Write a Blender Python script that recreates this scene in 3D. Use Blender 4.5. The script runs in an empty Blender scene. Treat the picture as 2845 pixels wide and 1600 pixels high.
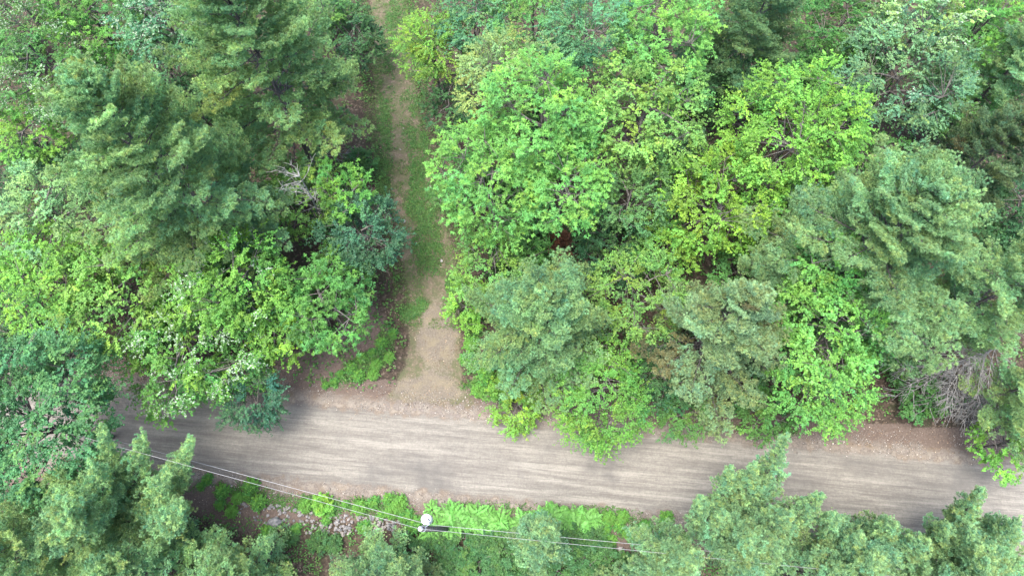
import bpy, math
import numpy as np

# ------------------------------------------------------------------ camera, world, sun, exposure
S = bpy.context.scene
COL = S.collection
CAM_H, TILT, FPX = 52.0, math.radians(20.0), 1922.0      # metres, from straight down, focal length in px of a 2845 px frame

cam_d = bpy.data.cameras.new("camera")
cam_d.sensor_width = 36.0
cam_d.lens = 36.0 * FPX / 2845.0
cam_d.clip_start = 0.5
cam_d.clip_end = 600.0
cam = bpy.data.objects.new("camera", cam_d)
COL.objects.link(cam)
cam.location = (0, 0, CAM_H)
cam.rotation_euler = (TILT, 0, 0)
S.camera = cam

SUN_ELEV, SUN_AZ = math.radians(76.0), math.radians(200.0)   # azimuth counter-clockwise from +X: high, from the left of the picture
world = bpy.data.worlds.new("World")
S.world = world
world.use_nodes = True
wn = world.node_tree.nodes
sky = wn.new("ShaderNodeTexSky")
sky.sky_type = 'NISHITA'
sky.sun_disc = False
sky.sun_elevation = SUN_ELEV
sky.sun_rotation = math.radians(90.0) - SUN_AZ
sky.air_density = 1.0
sky.dust_density = 4.0
sky.ozone_density = 1.0
world.node_tree.links.new(sky.outputs[0], wn["Background"].inputs[0])
wn["Background"].inputs[1].default_value = 0.15

sun_d = bpy.data.lights.new("sun", 'SUN')
sun_d.energy = 1.5
sun_d.angle = math.radians(26.0)
sun_d.color = (1.0, 0.96, 0.9)
sun = bpy.data.objects.new("sun", sun_d)
COL.objects.link(sun)
sun.rotation_euler = (0, math.radians(90.0) - SUN_ELEV, SUN_AZ)
sun.location = (0, 0, 60)

S.view_settings.view_transform = 'Standard'
S.view_settings.look = 'None'
S.view_settings.exposure = 2.27
S.view_settings.gamma = 1.0
S.view_settings.use_curve_mapping = False
S.render.engine = 'CYCLES'
S.cycles.max_bounces = 8
S.cycles.diffuse_bounces = 2
S.cycles.transmission_bounces = 6
S.cycles.use_denoising = True
S.cycles.denoising_prefilter = 'NONE'
S.cycles.denoising_input_passes = 'RGB_ALBEDO_NORMAL'
S.cycles.use_adaptive_sampling = False
S.cycles.sample_clamp_indirect = 4.0

# ------------------------------------------------------------------ helpers
R0 = np.random.default_rng(7)
UP = np.array([0.0, 0.0, 1.0])


def at(px, py, z=0.0):
    """point of the place at height z that stands at pixel (px, py) of the 2845x1600 photograph"""
    u, v = (px - 1422.5) / FPX, (800.0 - py) / FPX
    c, s = math.cos(TILT), math.sin(TILT)
    t = (z - CAM_H) / (v * s - c)
    return np.array([u * t, (v * c + s) * t, z]), t


def nrm(a):
    return a / np.maximum(np.linalg.norm(a, axis=-1, keepdims=True), 1e-9)


def tag(o, label=None, cat=None, group=None, kind=None):
    if label: o["label"] = label
    if cat: o["category"] = cat
    if group: o["group"] = group
    if kind: o["kind"] = kind
    return o


def make_mesh(name, verts, faces, mat, col=None, smooth=False):
    """faces: list of int arrays (n, k); col: per-vertex rgb"""
    me = bpy.data.meshes.new(name)
    verts = np.asarray(verts, dtype=np.float32)
    faces = [np.asarray(f, dtype=np.int32) for f in faces if len(f)]
    me.vertices.add(len(verts))
    me.vertices.foreach_set("co", verts.ravel())
    loops = np.concatenate([f.ravel() for f in faces])
    tot = np.concatenate([np.full(len(f), f.shape[1], dtype=np.int32) for f in faces])
    start = np.concatenate([[0], np.cumsum(tot)[:-1]]).astype(np.int32)
    me.loops.add(len(loops))
    me.loops.foreach_set("vertex_index", loops)
    me.polygons.add(len(tot))
    me.polygons.foreach_set("loop_start", start)
    if smooth:
        me.polygons.foreach_set("use_smooth", np.ones(len(tot), dtype=bool))
    if col is not None:
        a = me.color_attributes.new("tint", 'FLOAT_COLOR', 'POINT')
        c4 = np.ones((len(verts), 4), dtype=np.float32)
        c4[:, :3] = col
        a.data.foreach_set("color", c4.ravel())
    me.materials.append(mat)
    me.update()
    me.validate()
    return me


def link(name, me, parent=None, loc=None):
    o = bpy.data.objects.new(name, me)
    COL.objects.link(o)
    if parent is not None: o.parent = parent
    if loc is not None: o.location = loc
    return o


def empty(name, loc, rz=0.0):
    o = bpy.data.objects.new(name, None)
    o.empty_display_size = 0.3
    o.location = loc
    o.rotation_euler = (0, 0, rz)
    COL.objects.link(o)
    return o


def tubes(lines, sides=5):
    """lines: list of (pts (n,3), radii (n,)) -> verts, quads"""
    V, Q, off = [], [], 0
    ang = np.linspace(0, 2 * np.pi, sides, endpoint=False)
    ca, sa = np.cos(ang), np.sin(ang)
    for pts, rad in lines:
        pts = np.asarray(pts, float)
        n = len(pts)
        d = nrm(np.gradient(pts, axis=0))
        ref = np.where(np.abs(d[:, 2:3]) > 0.9, np.array([[1.0, 0, 0]]), UP[None])
        a = nrm(np.cross(d, ref))
        b = np.cross(d, a)
        ring = pts[:, None, :] + np.asarray(rad)[:, None, None] * (a[:, None] * ca[None, :, None] + b[:, None] * sa[None, :, None])
        V.append(ring.reshape(-1, 3))
        i = np.arange(n - 1)[:, None] * sides
        j = np.arange(sides)[None]
        k = (j + 1) % sides
        q = np.stack([i + j, i + k, i + sides + k, i + sides + j], -1).reshape(-1, 4) + off
        Q.append(q)
        off += n * sides
    return np.concatenate(V), np.concatenate(Q)


def curve(p0, p1, bend, n=6):
    """quadratic curve from p0 to p1 with the middle moved by bend"""
    t = np.linspace(0, 1, n)[:, None]
    m = (np.asarray(p0) + np.asarray(p1)) / 2 + bend
    return (1 - t) ** 2 * p0 + 2 * t * (1 - t) * m + t ** 2 * p1


def leaves(p, d, n, L, W, fold=0.18):
    """folded two-triangle leaves"""
    d = nrm(d)
    s = nrm(np.cross(d, n))
    n = np.cross(s, d)
    L = np.asarray(L)[:, None]
    W = np.asarray(W)[:, None]
    m = p + d * L * 0.45 - n * W * fold
    v = np.stack([p, m + s * W * 0.5, p + d * L - n * L * 0.08, m - s * W * 0.5], 1)
    k = np.arange(len(p))[:, None] * 4
    f = np.concatenate([k + np.array([[0, 2, 1]]), k + np.array([[0, 3, 2]])])
    return v.reshape(-1, 3), f


def vnoise(x, y, seed=0, scale=1.0):
    """smooth value noise in 0..1"""
    r = np.random.default_rng(seed)
    g = r.random((64, 64))
    x, y = np.asarray(x) / scale, np.asarray(y) / scale
    xi, yi = np.floor(x).astype(int), np.floor(y).astype(int)
    fx, fy = x - xi, y - yi
    fx, fy = fx * fx * (3 - 2 * fx), fy * fy * (3 - 2 * fy)
    a, b = g[xi % 64, yi % 64], g[(xi + 1) % 64, yi % 64]
    c, d = g[xi % 64, (yi + 1) % 64], g[(xi + 1) % 64, (yi + 1) % 64]
    return (a * (1 - fx) + b * fx) * (1 - fy) + (c * (1 - fx) + d * fx) * fy


def sstep(a, b, x):
    t = np.clip((x - a) / (b - a), 0, 1)
    return t * t * (3 - 2 * t)


# ------------------------------------------------------------------ materials
def new_mat(name):
    m = bpy.data.materials.new(name)
    m.use_nodes = True
    return m, m.node_tree.nodes, m.node_tree.links, m.node_tree.nodes["Principled BSDF"]


def leaf_material(name, transl, rough, spec, by_object=False, through=(1.12, 1.2, 0.55)):
    m, N, Lk, P = new_mat(name)
    a = N.new("ShaderNodeAttribute"); a.attribute_name = "tint"
    P.inputs["Roughness"].default_value = rough
    P.inputs["Specular IOR Level"].default_value = spec
    colour = a.outputs["Color"]
    if by_object:     # shared meshes carry only the variation; the object's own colour says the kind
        oi = N.new("ShaderNodeObjectInfo")
        om = N.new("ShaderNodeMix"); om.data_type = 'RGBA'; om.blend_type = 'MULTIPLY'; om.inputs[0].default_value = 1.0
        Lk.new(colour, om.inputs[6]); Lk.new(oi.outputs["Color"], om.inputs[7])
        colour = om.outputs[2]
    Lk.new(colour, P.inputs["Base Color"])
    g = N.new("ShaderNodeMix"); g.data_type = 'RGBA'; g.blend_type = 'MULTIPLY'
    g.inputs[0].default_value = 1.0
    g.inputs[7].default_value = (*through, 1)
    Lk.new(colour, g.inputs[6])
    t = N.new("ShaderNodeBsdfTranslucent")
    Lk.new(g.outputs[2], t.inputs["Color"])
    mx = N.new("ShaderNodeMixShader"); mx.inputs[0].default_value = transl
    Lk.new(P.outputs[0], mx.inputs[1]); Lk.new(t.outputs[0], mx.inputs[2])
    Lk.new(mx.outputs[0], N["Material Output"].inputs[0])
    return m


M_LEAF = leaf_material("leaf", 0.27, 0.55, 0.25)
M_NEEDLE = leaf_material("needle", 0.4, 0.55, 0.25, True, (1.05, 1.1, 0.85))
M_DRY = leaf_material("dry_leaf", 0.1, 0.8, 0.2)


def bark_material(name, c0, c1, scale=6.0, rough=0.9):
    m, N, Lk, P = new_mat(name)
    tc = N.new("ShaderNodeTexCoord")
    mp = N.new("ShaderNodeMapping"); mp.inputs["Scale"].default_value = (1, 1, 0.25)
    no = N.new("ShaderNodeTexNoise"); no.inputs["Scale"].default_value = scale; no.inputs["Detail"].default_value = 6
    cr = N.new("ShaderNodeValToRGB")
    cr.color_ramp.elements[0].position = 0.35; cr.color_ramp.elements[0].color = (*c0, 1)
    cr.color_ramp.elements[1].position = 0.68; cr.color_ramp.elements[1].color = (*c1, 1)
    bp = N.new("ShaderNodeBump"); bp.inputs["Strength"].default_value = 0.6; bp.inputs["Distance"].default_value = 0.03
    Lk.new(tc.outputs["Object"], mp.inputs[0]); Lk.new(mp.outputs[0], no.inputs["Vector"])
    Lk.new(no.outputs["Fac"], cr.inputs[0]); Lk.new(cr.outputs[0], P.inputs["Base Color"])
    Lk.new(no.outputs["Fac"], bp.inputs["Height"]); Lk.new(bp.outputs[0], P.inputs["Normal"])
    P.inputs["Roughness"].default_value = rough
    return m


M_BARK = bark_material("bark", (0.05, 0.045, 0.04), (0.14, 0.13, 0.115))
M_PINEBARK = bark_material("pine_bark", (0.035, 0.031, 0.029), (0.11, 0.1, 0.095))
M_PALEBARK = bark_material("pale_bark", (0.1, 0.1, 0.093), (0.3, 0.295, 0.275))
M_DEADWOOD = bark_material("dead_wood", (0.085, 0.085, 0.083), (0.2, 0.2, 0.195))
M_STONE = bark_material("stone", (0.075, 0.073, 0.072), (0.22, 0.212, 0.205), 5.0)
M_STONE_DARK = bark_material("dark_stone", (0.06, 0.063, 0.066), (0.16, 0.16, 0.16), 4.0)
M_STONE_TAN = bark_material("tan_stone", (0.085, 0.077, 0.069), (0.22, 0.206, 0.19), 5.0)
M_POLE = bark_material("pole_wood", (0.055, 0.05, 0.047), (0.13, 0.12, 0.11), 9.0)
M_CLOD = bark_material("dry_mud", (0.085, 0.072, 0.061), (0.14, 0.122, 0.106), 7.0)


def plain(name, c, rough=0.5, metal=0.0):
    m, N, Lk, P = new_mat(name)
    no = N.new("ShaderNodeTexNoise"); no.inputs["Scale"].default_value = 14; no.inputs["Detail"].default_value = 4
    cr = N.new("ShaderNodeValToRGB")
    cr.color_ramp.elements[0].color = (*[x * 0.82 for x in c], 1)
    cr.color_ramp.elements[1].color = (*c, 1)
    tc = N.new("ShaderNodeTexCoord")
    Lk.new(tc.outputs["Object"], no.inputs["Vector"]); Lk.new(no.outputs["Fac"], cr.inputs[0])
    Lk.new(cr.outputs[0], P.inputs["Base Color"])
    P.inputs["Roughness"].default_value = rough; P.inputs["Metallic"].default_value = metal
    return m


M_WHITE = plain("white_paint", (0.8, 0.82, 0.82), 0.4)
M_STEEL = plain("galvanised_steel", (0.5, 0.5, 0.5), 0.45, 0.6)
M_ALU = plain("bare_aluminium_wire", (0.24, 0.245, 0.245), 0.55, 0.0)
M_BLACK = plain("black_rubber", (0.04, 0.04, 0.04), 0.6)
M_PORC = plain("grey_porcelain", (0.6, 0.6, 0.6), 0.3)


def ground_material():
    m, N, Lk, P = new_mat("ground")

    def noise(vec, scale, detail=5, rough=0.6):
        n = N.new("ShaderNodeTexNoise")
        n.inputs["Scale"].default_value = scale; n.inputs["Detail"].default_value = detail
        n.inputs["Roughness"].default_value = rough
        Lk.new(vec, n.inputs["Vector"])
        return n.outputs["Fac"]

    def ramp(fac, *stops):
        r = N.new("ShaderNodeValToRGB")
        e = r.color_ramp.elements
        while len(e) < len(stops): e.new(0.5)
        for el, (p, c) in zip(e, stops):
            el.position = p; el.color = (*c, 1)
        Lk.new(fac, r.inputs[0])
        return r.outputs[0]

    def math_(op, a, b=None, c=None, clamp=False):
        n = N.new("ShaderNodeMath"); n.operation = op; n.use_clamp = clamp
        for i, v in enumerate((a, b, c)):
            if v is None: continue
            if isinstance(v, (int, float)): n.inputs[i].default_value = v
            else: Lk.new(v, n.inputs[i])
        return n.outputs[0]

    def mixc(fac, a, b):
        n = N.new("ShaderNodeMix"); n.data_type = 'RGBA'
        if isinstance(fac, float): n.inputs[0].default_value = fac
        else: Lk.new(fac, n.inputs[0])
        for i, v in ((6, a), (7, b)):
            if isinstance(v, tuple): n.inputs[i].default_value = (*v, 1)
            else: Lk.new(v, n.inputs[i])
        return n.outputs[2]

    tc = N.new("ShaderNodeTexCoord").outputs["Object"]
    za = N.new("ShaderNodeAttribute"); za.attribute_name = "tint"
    sp = N.new("ShaderNodeSeparateColor"); Lk.new(za.outputs["Color"], sp.inputs[0])
    zpath, zsand, zsoil = sp.outputs[0], sp.outputs[1], sp.outputs[2]
    # road frame: x' along the road, y' across it
    mp = N.new("ShaderNodeMapping"); mp.inputs["Rotation"].default_value = (0, 0, ROAD_A)
    mp.inputs["Location"].default_value = (0, -ROAD_Y0 * math.cos(ROAD_A), 0)
    Lk.new(tc, mp.inputs[0])
    sx = N.new("ShaderNodeSeparateXYZ"); Lk.new(mp.outputs[0], sx.inputs[0])
    av = math_('ABSOLUTE', sx.outputs[1])
    st = N.new("ShaderNodeMapping"); st.inputs["Scale"].default_value = (0.09, 1.7, 1); Lk.new(mp.outputs[0], st.inputs[0])
    st2 = N.new("ShaderNodeMapping"); st2.inputs["Scale"].default_value = (0.35, 4.0, 1); Lk.new(mp.outputs[0], st2.inputs[0])
    n_fine = noise(tc, 9.0, 8, 0.7)
    n_mid = noise(tc, 1.3, 6, 0.6)
    n_big = noise(tc, 0.16, 4, 0.5)
    n_str = noise(st.outputs[0], 1.0, 9, 0.74)
    n_str2 = noise(st2.outputs[0], 1.0, 7, 0.72)
    vor = N.new("ShaderNodeTexVoronoi"); vor.inputs["Scale"].default_value = 7.0; Lk.new(tc, vor.inputs["Vector"])
    vsep = N.new("ShaderNodeSeparateColor"); Lk.new(vor.outputs["Color"], vsep.inputs[0])
    fleck = ramp(vsep.outputs[0], (0.0, (0.02, 0.016, 0.012)), (0.55, (0.04, 0.031, 0.023)), (0.85, (0.07, 0.052, 0.038)), (1.0, (0.15, 0.12, 0.095)))
    litter = mixc(0.6, ramp(n_fine, (0.3, (0.02, 0.016, 0.012)), (0.7, (0.06, 0.045, 0.033))), fleck)
    litter = mixc(math_('MULTIPLY', ramp(n_mid, (0.5, (0, 0, 0)), (0.7, (1, 1, 1))), 0.55), litter, (0.03, 0.045, 0.017))
    dirt = ramp(n_fine, (0.25, (0.075, 0.06, 0.044)), (0.55, (0.14, 0.115, 0.083)), (0.8, (0.22, 0.185, 0.138)))
    dirt = mixc(0.35, dirt, fleck)
    dirt = mixc(math_('MULTIPLY', ramp(noise(tc, 1.9, 7, 0.7), (0.4, (0, 0, 0)), (0.54, (1, 1, 1))), 0.62), dirt, (0.05, 0.066, 0.027))
    sand = ramp(n_fine, (0.25, (0.068, 0.058, 0.046)), (0.55, (0.115, 0.1, 0.079)), (0.8, (0.18, 0.161, 0.132)))
    sand = mixc(math_('MULTIPLY', ramp(n_mid, (0.45, (0, 0, 0)), (0.65, (1, 1, 1))), 0.45), sand, (0.15, 0.128, 0.08))
    soil = ramp(n_fine, (0.25, (0.05, 0.037, 0.03)), (0.55, (0.088, 0.068, 0.056)), (0.8, (0.16, 0.135, 0.118)))
    # road surface
    top = ramp(n_fine, (0.2, (0.108, 0.104, 0.093)), (0.55, (0.176, 0.166, 0.144)), (0.85, (0.235, 0.223, 0.196)))
    damp = ramp(math_('ADD', math_('MULTIPLY', n_str, 0.62), math_('MULTIPLY', n_str2, 0.38)), (0.41, (1, 1, 1)), (0.56, (0, 0, 0)))
    mott = ramp(noise(tc, 3.2, 8, 0.75), (0.36, (1, 1, 1)), (0.52, (0, 0, 0)))
    top = mixc(math_('MULTIPLY', mott, 0.35), top, (0.092, 0.084, 0.074))
    top = mixc(math_('MULTIPLY', damp, 0.62), top, (0.072, 0.067, 0.061))
    pale = ramp(n_str, (0.52, (0, 0, 0)), (0.66, (1, 1, 1)))
    top = mixc(math_('MULTIPLY', pale, 0.5), top, (0.225, 0.215, 0.188))
    st3 = N.new("ShaderNodeMapping"); st3.inputs["Scale"].default_value = (0.3, 11.0, 1); Lk.new(mp.outputs[0], st3.inputs[0])
    thin = ramp(noise(st3.outputs[0], 1.0, 6, 0.7), (0.36, (1, 1, 1)), (0.46, (0, 0, 0)))
    top = mixc(math_('MULTIPLY', thin, 0.6), top, (0.078, 0.073, 0.066))
    wet = ramp(n_big, (0.52, (0, 0, 0)), (0.64, (1, 1, 1)))
    top = mixc(math_('MULTIPLY', math_('MULTIPLY', wet, n_mid), 1.1), top, (0.07, 0.068, 0.065))
    shoul = ramp(n_fine, (0.25, (0.06, 0.05, 0.042)), (0.5, (0.108, 0.092, 0.078)), (0.8, (0.2, 0.178, 0.157)))
    shoul = mixc(math_('MULTIPLY', ramp(n_mid, (0.48, (0, 0, 0)), (0.62, (1, 1, 1))), 0.45), shoul, (0.13, 0.095, 0.062))
    wob = math_('MULTIPLY_ADD', math_('SUBTRACT', n_mid, 0.5), 1.6, av)
    wob = math_('MULTIPLY_ADD', math_('SUBTRACT', n_fine, 0.5), 0.5, wob)

    def soft(x, a, b):
        n = N.new("ShaderNodeMapRange"); n.interpolation_type = 'SMOOTHSTEP'
        n.inputs[1].default_value = a; n.inputs[2].default_value = b
        Lk.new(x, n.inputs[0])
        return n.outputs[0]

    def mask(z, k=0.7):
        a = math_('MULTIPLY_ADD', math_('SUBTRACT', n_mid, 0.5), k, z)
        a = math_('MULTIPLY_ADD', math_('SUBTRACT', n_fine, 0.5), 0.6, a)
        return soft(a, 0.35, 0.65)

    c = mixc(mask(zsoil), litter, soil)
    c = mixc(mask(zpath), c, dirt)
    c = mixc(mask(zsand), c, sand)
    c = mixc(math_('MULTIPLY', soft(wob, 4.1, 3.5), math_('SUBTRACT', 1.0, math_('MULTIPLY', mask(zsand), 0.75))), c, shoul)
    c = mixc(soft(wob, 2.95, 2.4), c, top)
    berm = math_('MULTIPLY', soft(wob, 2.75, 3.05), soft(wob, 3.6, 3.2))
    c = mixc(math_('MULTIPLY', math_('MULTIPLY', berm, ramp(noise(tc, 2.6, 7, 0.75), (0.42, (0, 0, 0)), (0.6, (1, 1, 1)))), 0.55), c, (0.2, 0.186, 0.158))
    Lk.new(c, P.inputs["Base Color"])
    P.inputs["Roughness"].default_value = 0.95
    P.inputs["Specular IOR Level"].default_value = 0.2
    bp = N.new("ShaderNodeBump"); bp.inputs["Strength"].default_value = 0.55; bp.inputs["Distance"].default_value = 0.06
    h = math_('ADD', math_('MULTIPLY', n_fine, 0.7), math_('MULTIPLY', n_str2, 0.6))
    Lk.new(h, bp.inputs["Height"]); Lk.new(bp.outputs[0], P.inputs["Normal"])
    return m


# ------------------------------------------------------------------ terrain: ground, road, path from one grid
ROAD_Y0, ROAD_A = 5.45, math.atan(0.088)
RC, RS = math.cos(ROAD_A), math.sin(ROAD_A)


def road_uv(x, y):
    return x * RC - (y - ROAD_Y0) * RS, x * RS + (y - ROAD_Y0) * RC


def from_uv(u, v):
    return u * RC + v * RS, ROAD_Y0 - u * RS + v * RC


PATH = [(at(px, py)[0], hw) for px, py, hw in (
    (1072, -60, 1.9), (1078, 0, 1.9), (1092, 200, 2.0), (1118, 400, 2.1), (1160, 560, 2.2), (1185, 700, 2.4), (1205, 800, 2.3),
    (1212, 900, 2.2), (1205, 1000, 2.3), (1195, 1060, 2.7), (1190, 1110, 3.6), (1190, 1160, 4.6))]
PATH_Y = np.array([p[0][1] for p in PATH])[::-1]
PATH_X = np.array([p[0][0] for p in PATH])[::-1]
PATH_W = np.array([p[1] for p in PATH])[::-1]


def path_t(x, y):
    """signed distance outside the path's edge in metres (negative inside)"""
    d = np.abs(x - np.interp(y, PATH_Y, PATH_X)) - np.interp(y, PATH_Y, PATH_W)
    return np.where(y < PATH_Y[0] - 0.3, 9.0, d)


def ground_z(x, y):
    x, y = np.asarray(x, float), np.asarray(y, float)
    u, v = road_uv(x, y)
    a = np.abs(v)
    z = 0.06 * (1 - np.clip(a / 3.0, 0, 1) ** 2)
    z = z + 0.09 * np.exp(-((a - 3.25) / 0.35) ** 2) * (0.4 + 1.2 * vnoise(u, v, 3, 1.1))
    rough = sstep(3.6, 6.5, a)
    z = z + rough * ((vnoise(x, y, 1, 3.1) - 0.5) * 0.5 + (vnoise(x, y, 2, 0.9) - 0.5) * 0.16)
    out = sstep(-0.6, 1.8, path_t(x, y))
    z = z + sstep(4.0, 6.6, v) * (0.15 + 0.5 * out)
    z = z - sstep(4.0, 7.4, -v) * 0.9
    return z


def axis(lo, hi, step, far):
    inner = np.arange(lo, hi + 1e-6, step)
    grow = []
    s, x = step, 0.0
    while x < far:
        s *= 1.35
        x += s
        grow.append(x)
    grow = np.array(grow)
    return np.concatenate([lo - grow[::-1], inner, hi + grow])


GX, GY = axis(-52, 52, 0.32, 160), axis(-7, 55, 0.32, 160)
gx, gy = np.meshgrid(GX, GY)
gz = ground_z(gx, gy)
pt = path_t(gx, gy)
gu, gv = road_uv(gx, gy)
zp = 1 - sstep(-1.0, 0.5, pt)


def blob(px, py, rx, ry, ang=0.0):
    c, _ = at(px, py)
    dx, dy = gx - c[0], gy - c[1]
    ca, sa = math.cos(ang), math.sin(ang)
    return np.exp(-(((dx * ca + dy * sa) / rx) ** 2 + ((-dx * sa + dy * ca) / ry) ** 2))


zsand = np.clip(1.1 * blob(1215, 950, 1.9, 2.6) + 1.0 * blob(1185, 1085, 3.3, 1.1) + 0.6 * blob(1225, 860, 1.3, 1.4), 0, 1) * (1 - sstep(-0.7, 0.9, pt)) * (0.6 + 0.6 * vnoise(gx, gy, 61, 0.8))
zsoil = np.clip(blob(900, 1020, 4.0, 1.6) + blob(1010, 920, 2.2, 2.6) + blob(720, 1425, 4.5, 1.6) + blob(1750, 1480, 7.5, 1.6) + blob(560, 1360, 4, 1.2)
                + (np.abs(gv) < 5.2) * (np.abs(gv) > 3.4) * 0.7, 0, 1)
gcol = np.stack([zp, zsand, zsoil], -1).reshape(-1, 3)
M_GROUND = ground_material()
nx, ny = len(GX), len(GY)
ii, jj = np.meshgrid(np.arange(nx - 1), np.arange(ny - 1))
quads = np.stack([jj * nx + ii, jj * nx + ii + 1, (jj + 1) * nx + ii + 1, (jj + 1) * nx + ii], -1).reshape(-1, 4)
gco = np.stack([gx, gy, gz], -1).reshape(-1, 3)
cc = gco[quads].mean(1)
cu, cv = road_uv(cc[:, 0], cc[:, 1])
is_road = np.abs(cv) < 3.6
is_path = (~is_road) & (path_t(cc[:, 0], cc[:, 1]) < 0) & (cv > 0) & (cc[:, 1] < 62)


def sub_sheet(name, sel):
    q = quads[sel]
    ids, inv = np.unique(q.ravel(), return_inverse=True)
    me = make_mesh(name, gco[ids], [inv.reshape(-1, 4)], M_GROUND, gcol[ids], smooth=True)
    return link(name, me)


tag(sub_sheet("ground", ~(is_road | is_path)), kind="structure")
road = tag(sub_sheet("road", is_road), kind="structure")
path = tag(sub_sheet("path", is_path), kind="structure")


# ------------------------------------------------------------------ trees
def rotfan(d, a):
    """turn vectors d about Z by angles a"""
    c, s = np.cos(a), np.sin(a)
    return np.stack([d[..., 0] * c - d[..., 1] * s, d[..., 0] * s + d[..., 1] * c, d[..., 2]], -1)


LEAF = {  # length, width, twigs per clump, leaves per twig, rosette
    "maple": (0.134, 0.12, 11, 19, False),
    "ash": (0.2, 0.064, 10, 23, True),
    "birch": (0.11, 0.09, 11, 23, False),
    "oval": (0.134, 0.088, 11, 19, False),
}


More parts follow.
